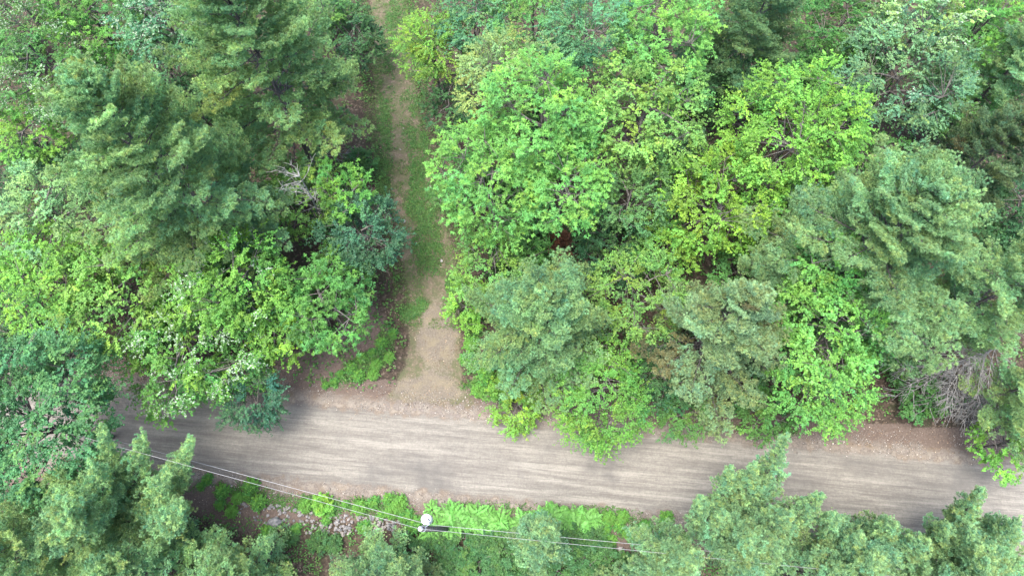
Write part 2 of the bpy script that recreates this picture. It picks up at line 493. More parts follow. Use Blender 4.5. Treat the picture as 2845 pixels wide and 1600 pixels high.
def broadleaf(seed, h, r, style, col, depth=None, dens=1.0, lean=(0.0, 0.0), squash=1.0, silver=0.0, young=0.12, pale_bark=False,
              twiggy=0, low=-0.6, reach=None):
    """returns wood (v,q), leaf (v,f,c), twig lines; local coordinates, base at the origin"""
    g = np.random.default_rng(seed)
    L, W, T, m, ros = LEAF[style]
    depth = depth or min(0.72 * h, 2.1 * r)
    cen = np.array([lean[0], lean[1], h - depth * 0.5])
    ax = np.array([r, r * squash, depth * 0.5])
    K = max(16, int(6.4 * r * r * squash * dens))
    # crown clumps on an uneven, lobed shell, some inside
    k = np.arange(K) + 0.5
    cz = 1 - k / K * (1 - low)
    ph = k * 2.39996 + g.random() * 6
    rr = np.sqrt(np.maximum(0, 1 - cz ** 2))
    dr = np.stack([rr * np.cos(ph), rr * np.sin(ph), cz], -1) + g.normal(0, 0.12, (K, 3))
    dr = nrm(dr)
    nl = g.integers(5, 8)
    lobes = nrm(g.normal(0, 1, (nl, 3)) * np.array([1, 1, 0.6]) + np.array([0, 0, 0.25]))
    lob = np.max(dr @ lobes.T, 1)
    rad = 0.66 + 0.42 * np.clip(lob, 0, 1) ** 2
    f = rad * np.where(g.random(K) < 0.25, g.uniform(0.45, 0.8, K), g.uniform(0.86, 1.08, K))
    C = cen + dr * ax * f[:, None]
    if reach is not None:      # long low sprays over the road
        n2 = int(K * 0.22)
        a = math.atan2(reach[1], reach[0]) + g.normal(0, 0.45, n2)
        q = g.uniform(0.7, 1.0, n2) * math.hypot(*reach)
        C2 = np.stack([cen[0] + np.cos(a) * q, cen[1] + np.sin(a) * q, cen[2] - depth * g.uniform(0.1, 0.42, n2)], -1)
        C = np.concatenate([C, C2]); K = len(C)
    C[:, 2] = np.maximum(C[:, 2], 0.35)
    # wood
    lines = []
    ttop = np.array([lean[0] * 0.9, lean[1] * 0.9, h - depth * 0.4])
    tr = curve(np.zeros(3), ttop, np.append(g.normal(0, 0.03 * h, 2), 0), 9)
    r0 = 0.05 + 0.011 * h
    lines.append((tr, np.linspace(r0, r0 * 0.35, 9)))
    pool = [tr[4:]]
    for i in g.choice(K, min(K, 9 + int(r)), replace=False):
        s = tr[g.integers(3, 9)]
        e = s + (C[i] - s) * 0.85
        ln = np.linalg.norm(e - s)
        pl = curve(s, e, np.array([0, 0, 0.14 * ln]) + g.normal(0, 0.08 * ln, 3), 6)
        lines.append((pl, np.linspace(r0 * 0.42, 0.02, 6)))
        pool.append(pl)
    pool = np.concatenate(pool)
    J = pool[np.argmin(np.linalg.norm(C[:, None] - pool[None], axis=2) + np.maximum(0, pool[None, :, 2] - C[:, None, 2]) * 1.2, axis=1)]
    for i in range(K):
        ln = np.linalg.norm(C[i] - J[i])
        if ln > 0.15:
            lines.append((curve(J[i], C[i], np.array([0, 0, 0.1 * ln]), 4), np.linspace(0.03, 0.008, 4)))
    for i in range(twiggy):    # bare twigs standing out of the crown
        j = g.integers(K)
        d = nrm(C[j] - cen + g.normal(0, 0.8, 3) + np.array([0, 0, 0.8]))
        p = C[j] - d * 0.5
        for q in range(3):
            d2 = nrm(d + g.normal(0, 0.45, 3))
            lines.append((curve(p, p + d2 * g.uniform(0.7, 1.6), g.normal(0, 0.1, 3), 4), np.linspace(0.028, 0.008, 4)))
    wood = tubes(lines, 5)
    # leaves: a fan of twigs in each clump
    size = g.uniform(0.85, 1.4, K) * min(1.0, 0.4 + r * 0.2)
    out = nrm(nrm(C - J) + 0.7 * nrm((C - cen) * np.array([1, 1, 0.35])) + 0.15 * UP)
    ang = g.uniform(-1.5, 1.5, (K, T))
    d = rotfan(np.repeat(out[:, None], T, 1), ang)
    d[..., 2] = d[..., 2] * 0.6 + g.normal(0.05, 0.28, (K, T))
    d = nrm(d)
    st = C[:, None] - out[:, None] * size[:, None, None] * 0.35 + g.normal(0, 0.16, (K, T, 3)) * size[:, None, None]
    ln = size[:, None] * g.uniform(0.55, 1.15, (K, T))
    if ros:
        s = np.concatenate([g.uniform(0.35, 0.7, (K, T, m // 3)), g.uniform(0.85, 1.0, (K, T, m - m // 3))], 2)
    else:
        s = g.uniform(0.12, 1.0, (K, T, m))
    P = st[:, :, None] + d[:, :, None] * (ln[..., None] * s)[..., None]
    P[..., 2] -= 0.22 * ln[..., None] * s ** 2
    if ros:
        a = g.uniform(0, 2 * np.pi, (K, T, m))
        ld = np.stack([np.cos(a), np.sin(a), g.normal(-0.25, 0.3, a.shape)], -1) + 0.45 * d[:, :, None]
        nn = UP + 0.35 * ld * 0 + g.normal(0, 0.3, P.shape)
    else:
        side = nrm(np.cross(d, UP))
        sg = np.where(g.random((K, T, m)) < 0.5, -1.0, 1.0)
        ld = d[:, :, None] * 0.6 + side[:, :, None] * sg[..., None] + g.normal(0, 0.35, P.shape)
        ld[..., 2] -= 0.25
        nn = UP + 0.35 * out[:, None, None] + g.normal(0, 0.3, P.shape) + g.normal(0, 0.22, (K, T, 1, 3))
    n = P.reshape(-1, 3).shape[0]
    Ls = L * g.uniform(0.65, 1.2, n)
    v, fc = leaves(P.reshape(-1, 3), ld.reshape(-1, 3), nrm(nn.reshape(-1, 3)), Ls, Ls * W / L * g.uniform(0.8, 1.2, n))
    # leaf colours: per clump, per twig, per leaf; fresh growth more yellow; pale undersides shown on some clumps
    c = (np.asarray(col) * np.array([0.92, 1.0, 1.0]))[None, None, None] * np.exp(g.normal(0, 0.16, (K, 1, 1, 1)) + g.normal(0, 0.1, (K, T, 1, 1)) + g.normal(0, 0.11, (K, T, m, 1)))
    hue = g.normal(0, 0.12, (K, 1, 1)) + g.normal(0, 0.05, (K, T, m))
    c = np.stack([c[..., 0] * np.exp(hue * 0.9), c[..., 1], c[..., 2] * np.exp(-hue)], -1)
    ynew = (g.random((K, T, 1)) < young)[..., None]
    c = np.where(ynew, c * np.array([1.32, 1.15, 0.95]), c)
    if silver > 0:
        sc = g.random(K) < silver
        sl = sc[:, None, None] & (g.random((K, T, m)) < 0.3)
        c = np.where(sl[..., None], np.array([0.27, 0.36, 0.25]) * g.uniform(0.7, 1.1, (K, T, m, 1)), c)
    return wood, v, fc, np.repeat(c.reshape(-1, 3), 4, 0)


BOUGH_LEN = (0.6, 1.0, 1.6, 2.3, 3.2, 4.4, 6.0)


def bough_mesh(seed, Lb):
    """one pine bough along +X: woody axis, side shoots, puffs of needle tufts"""
    g = np.random.default_rng(seed)
    ax = curve(np.zeros(3), np.array([Lb, 0, 0.06 * Lb]), np.array([0, g.normal(0, 0.04) * Lb, -0.09 * Lb]), 8)
    lines = [(ax, np.linspace(0.01 + 0.008 * Lb, 0.006, 8))]
    PC, PD, PS = [], [], []

    def along(pl, s):
        x = np.clip(s, 0, 1) * (len(pl) - 1)
        i = np.minimum(x.astype(int), len(pl) - 2)
        return pl[i] + (pl[i + 1] - pl[i]) * (x - i)[:, None]
    bare = 0.12 if Lb < 1.7 else 0.26
    ns = max(3, int(Lb * (1 - bare) / 0.19))
    for k in range(ns):
        s = bare + (1 - bare) * (k + g.uniform(0, 0.8)) / ns
        p = along(ax, np.array([s]))[0]
        sg = 1 if k % 2 else -1
        ln = 0.24 + (0.42 * Lb) * (1 - s) ** 0.75 * g.uniform(0.5, 1.15) * min(1, s / 0.35)
        a = sg * g.uniform(0.6, 1.05)
        d = nrm(np.array([math.cos(a), math.sin(a), g.normal(0.12, 0.12)]))
        pl = curve(p, p + d * ln, np.array([0.05 * ln, 0, -0.06 * ln]), 4)
        lines.append((pl, np.linspace(0.005 + 0.005 * ln, 0.004, 4)))
        npf = max(1, int(round(ln / 0.27)))
        q = (np.arange(npf) + 1.0) / npf - g.uniform(0, 0.1, npf)
        keep = q * ln > 0.3 * (ln - 0.3)
        pts = along(pl, q[keep])
        pts = pts + g.normal(0, 0.05, pts.shape)
        pts[:, 2] += 0.05
        PC.append(pts); PD.append(np.tile(d, (len(pts), 1))); PS.append(g.uniform(0.75, 1.2, len(pts)))
    PC.append(ax[-1:]); PD.append(np.array([[1.0, 0, 0.2]])); PS.append(np.array([1.1]))
    PC, PD, PS = np.concatenate(PC), np.concatenate(PD), np.concatenate(PS)
    n, T, N = len(PC), 10, 24
    off = g.normal(0, 0.085, (n, T, 3)) * np.array([1.1, 1.1, 0.55]) * PS[:, None, None]
    tp = PC[:, None] + off + PD[:, None] * g.uniform(-0.09, 0.06, (n, T, 1))
    td = nrm(PD[:, None] * 0.75 + nrm(off) * 0.85 + np.array([0, 0, 0.4]) + g.normal(0, 0.2, (n, T, 3)))
    dv = nrm(td[:, :, None] * 0.95 + g.normal(0, 0.52, (n, T, N, 3)))
    ln = g.uniform(0.75, 1.2, (n, T, N, 1)) * 0.135
    sd = nrm(np.cross(dv, g.normal(0, 1, dv.shape))) * 0.0135
    base = (tp - td * 0.02)[:, :, None]
    v = np.stack([base - sd, base + sd, base + dv * ln + sd * 0.35], 3).reshape(-1, 3)
    c = np.exp(g.normal(0, 0.1, (n, 1, 1, 1)) + g.normal(0, 0.12, (n, T, 1, 1)) + g.normal(0, 0.1, (n, T, N, 1)))
    h = g.normal(0, 0.07, (n, 1, 1, 1)) + g.normal(0, 0.05, (n, T, 1, 1))
    c = np.concatenate([c * np.exp(h), c, c * np.exp(-h)], -1).reshape(-1, 3)
    wv, wq = tubes(lines, 4)
    nv = len(v)
    me = make_mesh("bough", np.concatenate([v, wv]), [np.arange(nv).reshape(-1, 3), wq + nv], M_NEEDLE, np.concatenate([np.repeat(c, 3, 0), np.ones((len(wv), 3))]))
    me.materials.append(M_PINEBARK)
    mi = np.zeros(len(me.polygons), dtype=np.int32)
    mi[nv // 3:] = 1
    me.polygons.foreach_set("material_index", mi)
    return me


BOUGHS = [[bough_mesh(600 + 10 * i + j, L) for j in range(3)] for i, L in enumerate(BOUGH_LEN)]


def dead_mesh(seed, Lb):
    g = np.random.default_rng(seed)
    pl = curve(np.zeros(3), np.array([Lb, 0, 0.03 * Lb]), np.array([0, g.normal(0, 0.05), -0.07]) * Lb, 7)
    dl = [(pl, np.linspace(0.035, 0.01, 7))]
    for w in range(12):
        a = pl[g.integers(2, 7)]
        d2 = nrm(np.array([1, g.choice([-1, 1]) * g.uniform(0.4, 1.2), g.normal(0, 0.25)]))
        e = a + d2 * g.uniform(0.3, 1.1)
        dl.append((curve(a, e, g.normal(0, 0.06, 3), 4), np.linspace(0.016, 0.006, 4)))
        e2 = a + (e - a) * 0.6
        dl.append((curve(e2, e2 + nrm(d2 + g.normal(0, 0.5, 3)) * 0.35, g.normal(0, 0.04, 3), 3), np.linspace(0.01, 0.005, 3)))
    v, q = tubes(dl, 4)
    return make_mesh("dead_branch", v, [q], M_DEADWOOD, smooth=True)


DEADS = [dead_mesh(700 + i, 2.6) for i in range(4)]


def conifer(seed, spires, col, sp=1.22, dead=0, brown=0.0, dead_az=None):
    """spires: (p0, p1, radius, start fraction, bias azimuth, bias amount); returns trunk tubes and lists of boughs and dead branches"""
    g = np.random.default_rng(seed)
    lines, boughs, deads = [], [], []
    for p0, p1, r, f0, baz, bam, *tp_ in spires:
        ex = tp_[0] if tp_ else 0.62
        p0, p1 = np.asarray(p0, float), np.asarray(p1, float)
        H = np.linalg.norm(p1 - p0)
        bend = np.append(g.normal(0, 0.012 * H, 2), 0)
        if abs(p1[2] - p0[2]) < 0.92 * H: bend = bend + np.array([0, 0, -0.08 * H])
        tr = curve(p0, p1, bend, 12)
        lines.append((tr, np.linspace(0.03 + 0.0105 * H, 0.015, 12)))
        f = f0
        while f < 0.99:
            t = (1 - f) / (1 - f0)
            n = int(g.integers(4, 7)) if t > 0.12 else 4
            a0 = g.random() * 6.28
            x = min(f * 11, 10.999)
            i = int(x)
            s0 = tr[i] + (tr[i + 1] - tr[i]) * (x - i)
            axd = nrm(tr[i + 1] - tr[i])
            for b in range(n):
                az = a0 + b * 6.283 / n + g.normal(0, 0.22)
                Lb = r * (1.12 * t ** ex) * (1 - 0.25 * max(0, t - 0.75) / 0.25) * g.uniform(0.66, 1.2) * (1 + bam * math.cos(az - baz))
                Lb = max(Lb, 0.4)
                el = math.radians(52 * (1 - t) ** 1.6 + 4 + g.normal(0, 6))
                d = np.array([math.cos(az) * math.cos(el), math.sin(az) * math.cos(el), math.sin(el)])
                d = nrm(d + 0.35 * (axd - UP))
                br = math.exp(g.normal(0, 0.12)); hue = g.normal(0, 0.07)
                cb = np.asarray(col) * br * np.array([math.exp(hue), 1, math.exp(-hue)])
                if g.random() < brown * (0.3 + t): cb = np.array([0.18, 0.19, 0.095]) * br
                boughs.append((s0, d, Lb, cb, g.normal(0, 0.2)))
            if f > 0.97: break
            f += sp * g.uniform(0.5, 0.78) / H * (0.6 + 0.6 * t)
        for q in range(dead):   # grey dead limbs low on the trunk
            x = g.uniform(0.12, max(0.2, f0 + 0.15)) * 11
            az = dead_az + g.normal(0, 0.6) if dead_az is not None else g.random() * 6.28
            deads.append((tr[int(x)], nrm(np.array([math.cos(az), math.sin(az), g.normal(0.02, 0.12)])), min(3.4, r * g.uniform(0.6, 1.05))))
        boughs.append((tr[-1] - 0.25 * nrm(tr[-1] - tr[-2]), nrm(tr[-1] - tr[-2]), 0.5, np.asarray(col) * 1.1, 0.0))
    return tubes(lines, 7), boughs, deads


TREES = {}


def plant_broad(name, label, px, py, rpx, h, style, col, seed, cat="tree", group=None, bark=None, **kw):
    depth = kw.get("depth")
    r_ = rpx * at(px, py, h * 0.7)[1] / FPX
    if depth is None: kw["depth"] = depth = min(0.72 * h, 2.1 * r_)
    p, t = at(px, py, h - depth * 0.45)
    r = 1.08 * rpx * t / FPX
    wood, v, f, c = broadleaf(seed, h, r, style, col, **kw)
    lean = kw.get("lean", (0, 0))
    bx, by = p[0] - lean[0], p[1] - lean[1]
    root = tag(empty(name, (bx, by, float(ground_z(bx, by)) - 0.02)), label, cat, group)
    link("trunk", make_mesh("trunk", wood[0], [wood[1]], bark or M_BARK, smooth=True), root)
    link("crown", make_mesh("crown", v, [f], M_LEAF, c), root)
    return root


def plant_pine(name, label, base, spires, col, seed, cat="tree", group=None, **kw):
    """base: ground point; spires in world coordinates"""
    bz = float(ground_z(base[0], base[1])) - 0.03
    B = np.array([base[0], base[1], bz])
    sp = [(np.asarray(a) - B, np.asarray(b) - B, *rest) for a, b, *rest in spires]
    wood, boughs, deads = conifer(seed, sp, col, **kw)
    root = tag(empty(name, B), label, cat, group)
    link("trunk", make_mesh("trunk", wood[0], [wood[1]], M_PINEBARK, smooth=True), root)
    lens = np.array(BOUGH_LEN)

    def aim(o, p, d, roll, sc):
        o.location = p
        o.rotation_euler = (roll, -math.asin(max(-1, min(1, d[2]))), math.atan2(d[1], d[0]))
        o.scale = (sc, sc, sc)
    for k, (p, d, Lb, cb, roll) in enumerate(boughs):
        i = int(np.argmin(np.abs(np.log(lens / Lb))))
        o = link("bough", BOUGHS[i][k % 3], root)
        aim(o, p, d, roll, Lb / lens[i])
        o.color = (*cb, 1)
    for k, (p, d, Lb) in enumerate(deads):
        aim(link("dead_branch", DEADS[k % 4], root), p, d, 0.0, Lb / 2.6)
    return root


LIME, BRIGHT, FRESH = (0.11, 0.25, 0.036), (0.1, 0.25, 0.05), (0.075, 0.2, 0.032)
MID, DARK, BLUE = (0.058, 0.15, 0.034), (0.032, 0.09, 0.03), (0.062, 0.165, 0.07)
PALE, OLIVE, TEAL = (0.14, 0.245, 0.085), (0.15, 0.225, 0.07), (0.034, 0.1, 0.048)
PINE, PINE_B, PINE_O, PINE_D = (0.215, 0.37, 0.165), (0.215, 0.365, 0.175), (0.225, 0.38, 0.16), (0.135, 0.25, 0.11)

B_ = plant_broad
TR = "broadleaf_tree"
# --- left of the path
B_(TR, "silver-flecked broadleaf tree filling the upper left corner", 105, 150, 175, 15, "oval", MID, 11, silver=0.5, dens=1.15)
B_(TR, "yellow-green narrow-leaved tree at the top edge, left of the silvery one", 262, 55, 120, 14, "ash", FRESH, 12, dens=1.1)
B_(TR, "silvery blue-green tree at the top edge beside the big pine", 455, 60, 120, 15, "oval", BLUE, 13, silver=0.6, dens=1.1)
B_(TR, "deep green tree in the gap between the two tallest left pines", 470, 195, 100, 11, "maple", DARK, 14)
B_(TR, "bright yellow-green bush at the left edge under the silver-flecked tree", 85, 385, 85, 10, "ash", LIME, 15)
B_(TR, "dark green small tree in shade at the left edge", 60, 520, 110, 8, "oval", DARK, 16)
B_(TR, "pale green tree with bare grey twigs left of the leaning pine", 150, 610, 130, 12, "maple", PALE, 17, twiggy=8)
B_(TR, "yellow-green maple at the left edge above the road", 150, 775, 135, 11, "maple", LIME, 18, dens=1.1)
B_(TR, "light green maple next to the roadside tree with white-backed leaves", 325, 835, 140, 10.5, "maple", (0.115, 0.24, 0.045), 19, twiggy=5)
B_(TR, "roadside tree with white-backed leaves overhanging the left road", 530, 945, 185, 9.5, "maple", (0.075, 0.195, 0.036), 20, silver=0.4, dens=1.1,
   reach=(0.6, -2.6), depth=7.5, twiggy=4)
B_(TR, "dark shaded tree leaning low over the road edge", 710, 1120, 85, 6, "birch", TEAL, 21, dens=1.2, depth=4.5)
B_(TR, "round bright green maple standing below the leaning pine's trunk", 655, 800, 138, 12, "maple", (0.088, 0.21, 0.032), 22, silver=0.14, dens=1.15)
B_(TR, "yellow-topped maple between the road bank and the round maple", 775, 905, 95, 8, "maple", (0.1, 0.22, 0.03), 23)
B_(TR, "mid green ash beside the driveway mouth", 905, 850, 112, 9.5, "ash", (0.062, 0.172, 0.034), 24, dens=1.1)
HALF_DEAD = B_(TR, "half-dead tree with bare white upper limbs", 850, 560, 98, 8.5, "ash", (0.11, 0.225, 0.042), 25, dens=0.8)
B_(TR, "bright leafy sapling right of the bare white limbs", 965, 545, 72, 10, "ash", FRESH, 26, dens=0.9)
B_(TR, "dark teal round tree bordering the path", 1010, 655, 105, 9, "oval", TEAL, 27, dens=1.25)
B_(TR, "shaded green undertree at the path edge below the teal one", 960, 760, 80, 6, "maple", MID, 28)
B_(TR, "dark green maple at the left edge overhanging the road end", 70, 1150, 215, 13, "maple", (0.052, 0.15, 0.052), 29, dens=1.55, depth=7, twiggy=4)
B_(TR, "shaded broadleaf tree low in the left edge gap", 60, 1000, 90, 6, "maple", DARK, 30)
B_(TR, "shaded deep green tree beside the path under the top pine", 985, 95, 80, 7, "maple", DARK, 31)

hb = np.array(HALF_DEAD.location)
htop = at(832, 490, 13.5)[0] - hb
hp = curve(np.zeros(3), htop, np.array([0.3, 0.2, 0.5]), 14)
hl = [(hp, np.linspace(0.11, 0.022, 14))]
g = np.random.default_rng(251)
for k in range(30):
    i = int(g.integers(5, 14)); a_ = g.uniform(0, 6.28)
    d_ = nrm(np.array([math.cos(a_), math.sin(a_), g.uniform(0.5, 1.4)]))
    e_ = hp[i] + d_ * g.uniform(0.7, 1.9)
    pl_ = curve(hp[i], e_, g.normal(0, 0.12, 3) - 0.1 * UP, 5)
    hl.append((pl_, np.linspace(0.03, 0.009, 5)))
    for q_ in range(4):
        j = int(g.integers(2, 5))
        hl.append((curve(pl_[j], pl_[j] + nrm(d_ + g.normal(0, 0.7, 3)) * g.uniform(0.3, 0.8), g.normal(0, 0.05, 3), 3), np.linspace(0.016, 0.006, 3)))
hv, hq = tubes(hl, 5)
link("bare_limbs", make_mesh("bare_limbs", hv, [hq], M_PALEBARK, smooth=True), HALF_DEAD)

# --- right of the path
B_(TR, "round yellow-green tree hugging the path near the top", 1205, 140, 95, 10, "birch", (0.105, 0.21, 0.028), 40, dens=1.15)
B_(TR, "medium green maple behind the round path-side tree", 1320, 75, 95, 12, "maple", BLUE, 41)
B_(TR, "narrow-leaved green tree with dark twigs at top centre", 1480, 45, 120, 13, "ash", (0.075, 0.185, 0.04), 42, twiggy=6)
B_(TR, "tall cool green tree at top centre-right", 1625, 110, 130, 15, "birch", BLUE, 43, dens=1.1)
B_(TR, "brilliant green ash at the top edge left of the top pine", 1840, 95, 135, 16, "ash", BRIGHT, 44, dens=1.15)
B_(TR, "sparse olive-yellow flowering tree behind the big bright ash", 1385, 215, 145, 14, "birch", OLIVE, 45, dens=0.75, twiggy=14)
B_(TR, "big bright green ash at the centre of the wood", 1520, 350, 175, 16, "ash", BRIGHT, 46, dens=1.2)
B_(TR, "bright ash crown reaching toward the path", 1370, 500, 150, 13, "ash", BRIGHT, 47, dens=1.1, twiggy=6)
B_(TR, "bright ash crown below the big one, above the rust-brown sapling", 1565, 530, 115, 13.5, "ash", BRIGHT, 48, dens=1.15)
B_(TR, "light yellow-tipped maple right of the big bright ash", 1790, 320, 150, 15, "maple", (0.12, 0.24, 0.05), 49, young=0.12, dens=1.1)
B_(TR, "round dark-bodied tree with yellowed top under the light maple", 1750, 545, 105, 11, "birch", (0.07, 0.155, 0.045), 50, young=0.18, dens=1.15)
B_(TR, "brilliant yellow-green maple, largest on the right side", 2200, 375, 175, 15, "maple", LIME, 51, dens=1.2)
B_(TR, "yellow-green maple lobe stepping down left of the large white pine", 2000, 565, 150, 12, "maple", (0.115, 0.235, 0.03), 52, dens=1.15)
B_(TR, "small dark round tree between the top pine and the brilliant maple", 2095, 245, 80, 9, "birch", (0.055, 0.13, 0.045), 53)
B_(TR, "grey-green poplar with pale leaves at upper right", 2500, 220, 165, 14, "birch", (0.085, 0.18, 0.085), 54, dens=1.1, silver=0.1, twiggy=6)
B_(TR, "silver-leaved tree at the top edge, upper right", 2570, 75, 105, 15, "maple", PALE, 55, silver=0.3)
B_(TR, "deep green tree in the shade at the top edge right of the top pine", 2340, 75, 125, 11, "maple", (0.05, 0.14, 0.03), 56)
B_(TR, "mid green tree under the poplar", 2320, 225, 110, 9, "maple", MID, 57)
B_(TR, "branchy bright tree in the upper right corner", 2735, 70, 120, 14, "ash", FRESH, 58, dens=0.75, twiggy=16)
B_(TR, "bright green maple hanging over the verge between two pines", 2300, 940, 155, 13, "maple", BRIGHT, 59, reach=(1.0, -5.6), depth=8.5, dens=1.25)
B_(TR, "top lobe of bright maple showing above the drooping one", 2265, 755, 100, 14, "maple", BRIGHT, 60, dens=1.1)
B_(TR, "yellow-spotted thin sapling between the two roadside pines", 1770, 815, 125, 8.5, "oval", (0.11, 0.218, 0.045), 61, dens=0.85, young=0.14, twiggy=8)
B_(TR, "roundish leafy tree bending over the road shoulder", 1680, 1080, 130, 7, "oval", (0.085, 0.205, 0.035), 62, dens=1.15, reach=(-2.0, -3.4), depth=5)
B_(TR, "shaded green bush beneath the roundish leafy tree's right side", 1830, 1040, 90, 4.5, "oval", DARK, 63)
B_(TR, "bright young ash poking up under the yellow-green lobe", 1850, 700, 75, 7, "ash", (0.1, 0.225, 0.035), 64)
B_(TR, "leafy shrub tree along the right side of the driveway", 1360, 745, 95, 6, "oval", (0.1, 0.215, 0.045), 65)
B_(TR, "yellow-green bush at the driveway's upper right edge", 1300, 850, 65, 3.2, "oval", LIME, 66)
B_(TR, "yellow-green broadleaf at the right edge above the road", 2815, 1230, 85, 7, "maple", LIME, 67, depth=6)
B_(TR, "shaded green tree right of the path below the olive tree", 1250, 310, 70, 6, "oval", DARK, 68)
B_(TR, "dark green bush at the path's right edge beside the bright ash", 1270, 560, 60, 4.5, "oval", MID, 69)
B_(TR, "shady green tree behind the round dark-bodied tree", 1700, 680, 110, 6, "maple", DARK, 70)
B_(TR, "deep green tree under the sparse right-edge pine", 2640, 560, 110, 7, "oval", DARK, 71)
B_(TR, "light green bush where the driveway meets the road, right side", 1440, 1125, 80, 2.6, "oval", (0.115, 0.225, 0.03), 72)
B_(TR, "mid green thicket tree below the bright ash crowns", 1450, 650, 90, 5.5, "oval", MID, 73)

B_(TR, "mid green tree peeking out behind the leaning pine's tip", 300, 250, 115, 10, "oval", MID, 74)
B_(TR, "dark tree in the gap below the top pine", 1965, 215, 100, 8, "maple", DARK, 75)
B_(TR, "shaded green tree below the branchy one, upper right", 2660, 290, 110, 9, "oval", MID, 76)
B_(TR, "dark broadleaf tree at the right edge below the thin pine", 2820, 590, 115, 8, "maple", DARK, 77)
B_(TR, "low dark tree at the left edge above the road end", 25, 880, 105, 6, "maple", DARK, 78)
B_(TR, "deep green tree in the shade left of the leaning pine", 255, 470, 100, 7, "oval", DARK, 79)
B_(TR, "green tree filling the gap above the largest pine", 2390, 480, 100, 9, "oval", MID, 80)
B_(TR, "green tree at the top edge between the path and the big pine", 900, 30, 80, 8, "oval", MID, 81)

B_(TR, "low green bush on the bank left of the drooping maple", 2120, 1140, 75, 3.0, "maple", MID, 83)
B_(TR, "small bush on the bank below the browning pine", 1900, 1150, 65, 2.6, "oval", MID, 84)

B_(TR, "mid green tree in the gap right of the bright young ash", 2080, 740, 95, 7, "maple", MID, 86)
B_(TR, "dark green tree between the browning pine and drooping maple", 2150, 980, 80, 6, "oval", DARK, 88)

PN = "pine_tree"


def single(name, label, px, py, h, rpx, col, seed, f0=0.3, baz=0.0, bam=0.0, lean=(0, 0), zf=0.6, **kw):
    """one straight pine whose axis stands at (px, py) at zf of its height"""
    p, t = at(px, py, h * zf)
    r = rpx * t / FPX
    b = np.array([p[0], p[1], 0.0])
    b[2] = float(ground_z(b[0], b[1]))
    return plant_pine(name, label, b, [(b, np.array([b[0] + lean[0], b[1] + lean[1], h]), r, f0, baz, bam)], col, seed, **kw)


single(PN, "tall pine leaning out at upper left, its dark trunk showing", 470, 480, 24, 315, PINE_O, 101, f0=0.22, dead=5)
single(PN, "large olive-green pine at the top edge left of the path", 725, 185, 24, 285, (0.225, 0.38, 0.155), 102, f0=0.25, dead=5)
single(PN, "largest grey-green pine on the right", 2410, 690, 20.5, 345, PINE, 103, f0=0.26, dead=6, sp=0.95)
single(PN, "roadside pine right of the driveway with a star of bare twigs", 1505, 885, 13, 235, PINE, 104, f0=0.12, sp=1.0)
single(PN, "browning roadside pine with drooping lower boughs", 2010, 890, 15, 215, (0.225, 0.34, 0.165), 105, f0=0.1, brown=0.13, baz=-1.9, bam=0.42, dead=2)
single(PN, "pine at the top edge right of the brilliant ash", 2090, 75, 17, 170, PINE_D, 106, f0=0.2, dead=6)
single(PN, "pine cropped by the right edge near the top", 2800, 190, 17, 150, PINE, 107, f0=0.25)
single(PN, "thin brownish pine with bare limbs near the right edge", 2710, 450, 15, 170, (0.11, 0.18, 0.085), 108, f0=0.2, sp=1.5, brown=0.15, dead=14)
single(PN, "pine at the right edge beside the largest one", 2770, 820, 17, 200, PINE, 109, f0=0.34, dead=14)
single(PN, "right-edge pine with a fan of dead branches over the road bank", 2835, 1080, 12, 140, PINE, 110, f0=0.4, baz=-1.75, bam=0.5, dead=26, dead_az=3.7)
single(PN, "small blue pine wedged beside the round dark-bodied tree", 1890, 440, 11, 80, PINE_B, 111, f0=0.2)
single(PN, "dark shaded pine between the yellow-green lobe and largest pine", 2170, 640, 10, 110, PINE_D, 112, f0=0.15)
single(PN, "low dark pine under the tall leaning one", 560, 700, 8, 110, PINE_D, 113, f0=0.1)
single(PN, "slim young pine standing in front of the wires at bottom centre", 1495, 1560, 13, 85, PINE_B, 114, f0=0.25, lean=(0.3, 2.0))
single(PN, "rounded pine at the bottom edge right of the stone bank", 1040, 1640, 9, 180, PINE_B, 115, f0=0.08)
single(PN, "rounded pine at the bottom edge below the stone bank", 620, 1645, 9.5, 190, (0.24, 0.4, 0.18), 116, f0=0.08)


def multi(name, label, base_px, tips, main, col, seed, **kw):
    """many-leadered roadside pine: leaders climb from one trunk toward the light over the road"""
    b, _ = at(*base_px)
    b[2] = float(ground_z(b[0], b[1]))
    mp, mt = at(main[0], main[1], main[2])
    sp = [(b, np.array([mp[0], mp[1], main[2]]), main[3], 0.12, 1.57, 0.25)]
    for px, py, z, r in tips:
        p, _ = at(px, py, z)
        k = np.array([b[0] + (p[0] - b[0]) * 0.6, b[1] + (p[1] - b[1]) * 0.5, z * 0.4])
        sp.append((k, p, r * 1.12, 0.12, 1.57, 0.15, 0.95))
    return plant_pine(name, label, b, sp, col, seed, **kw)


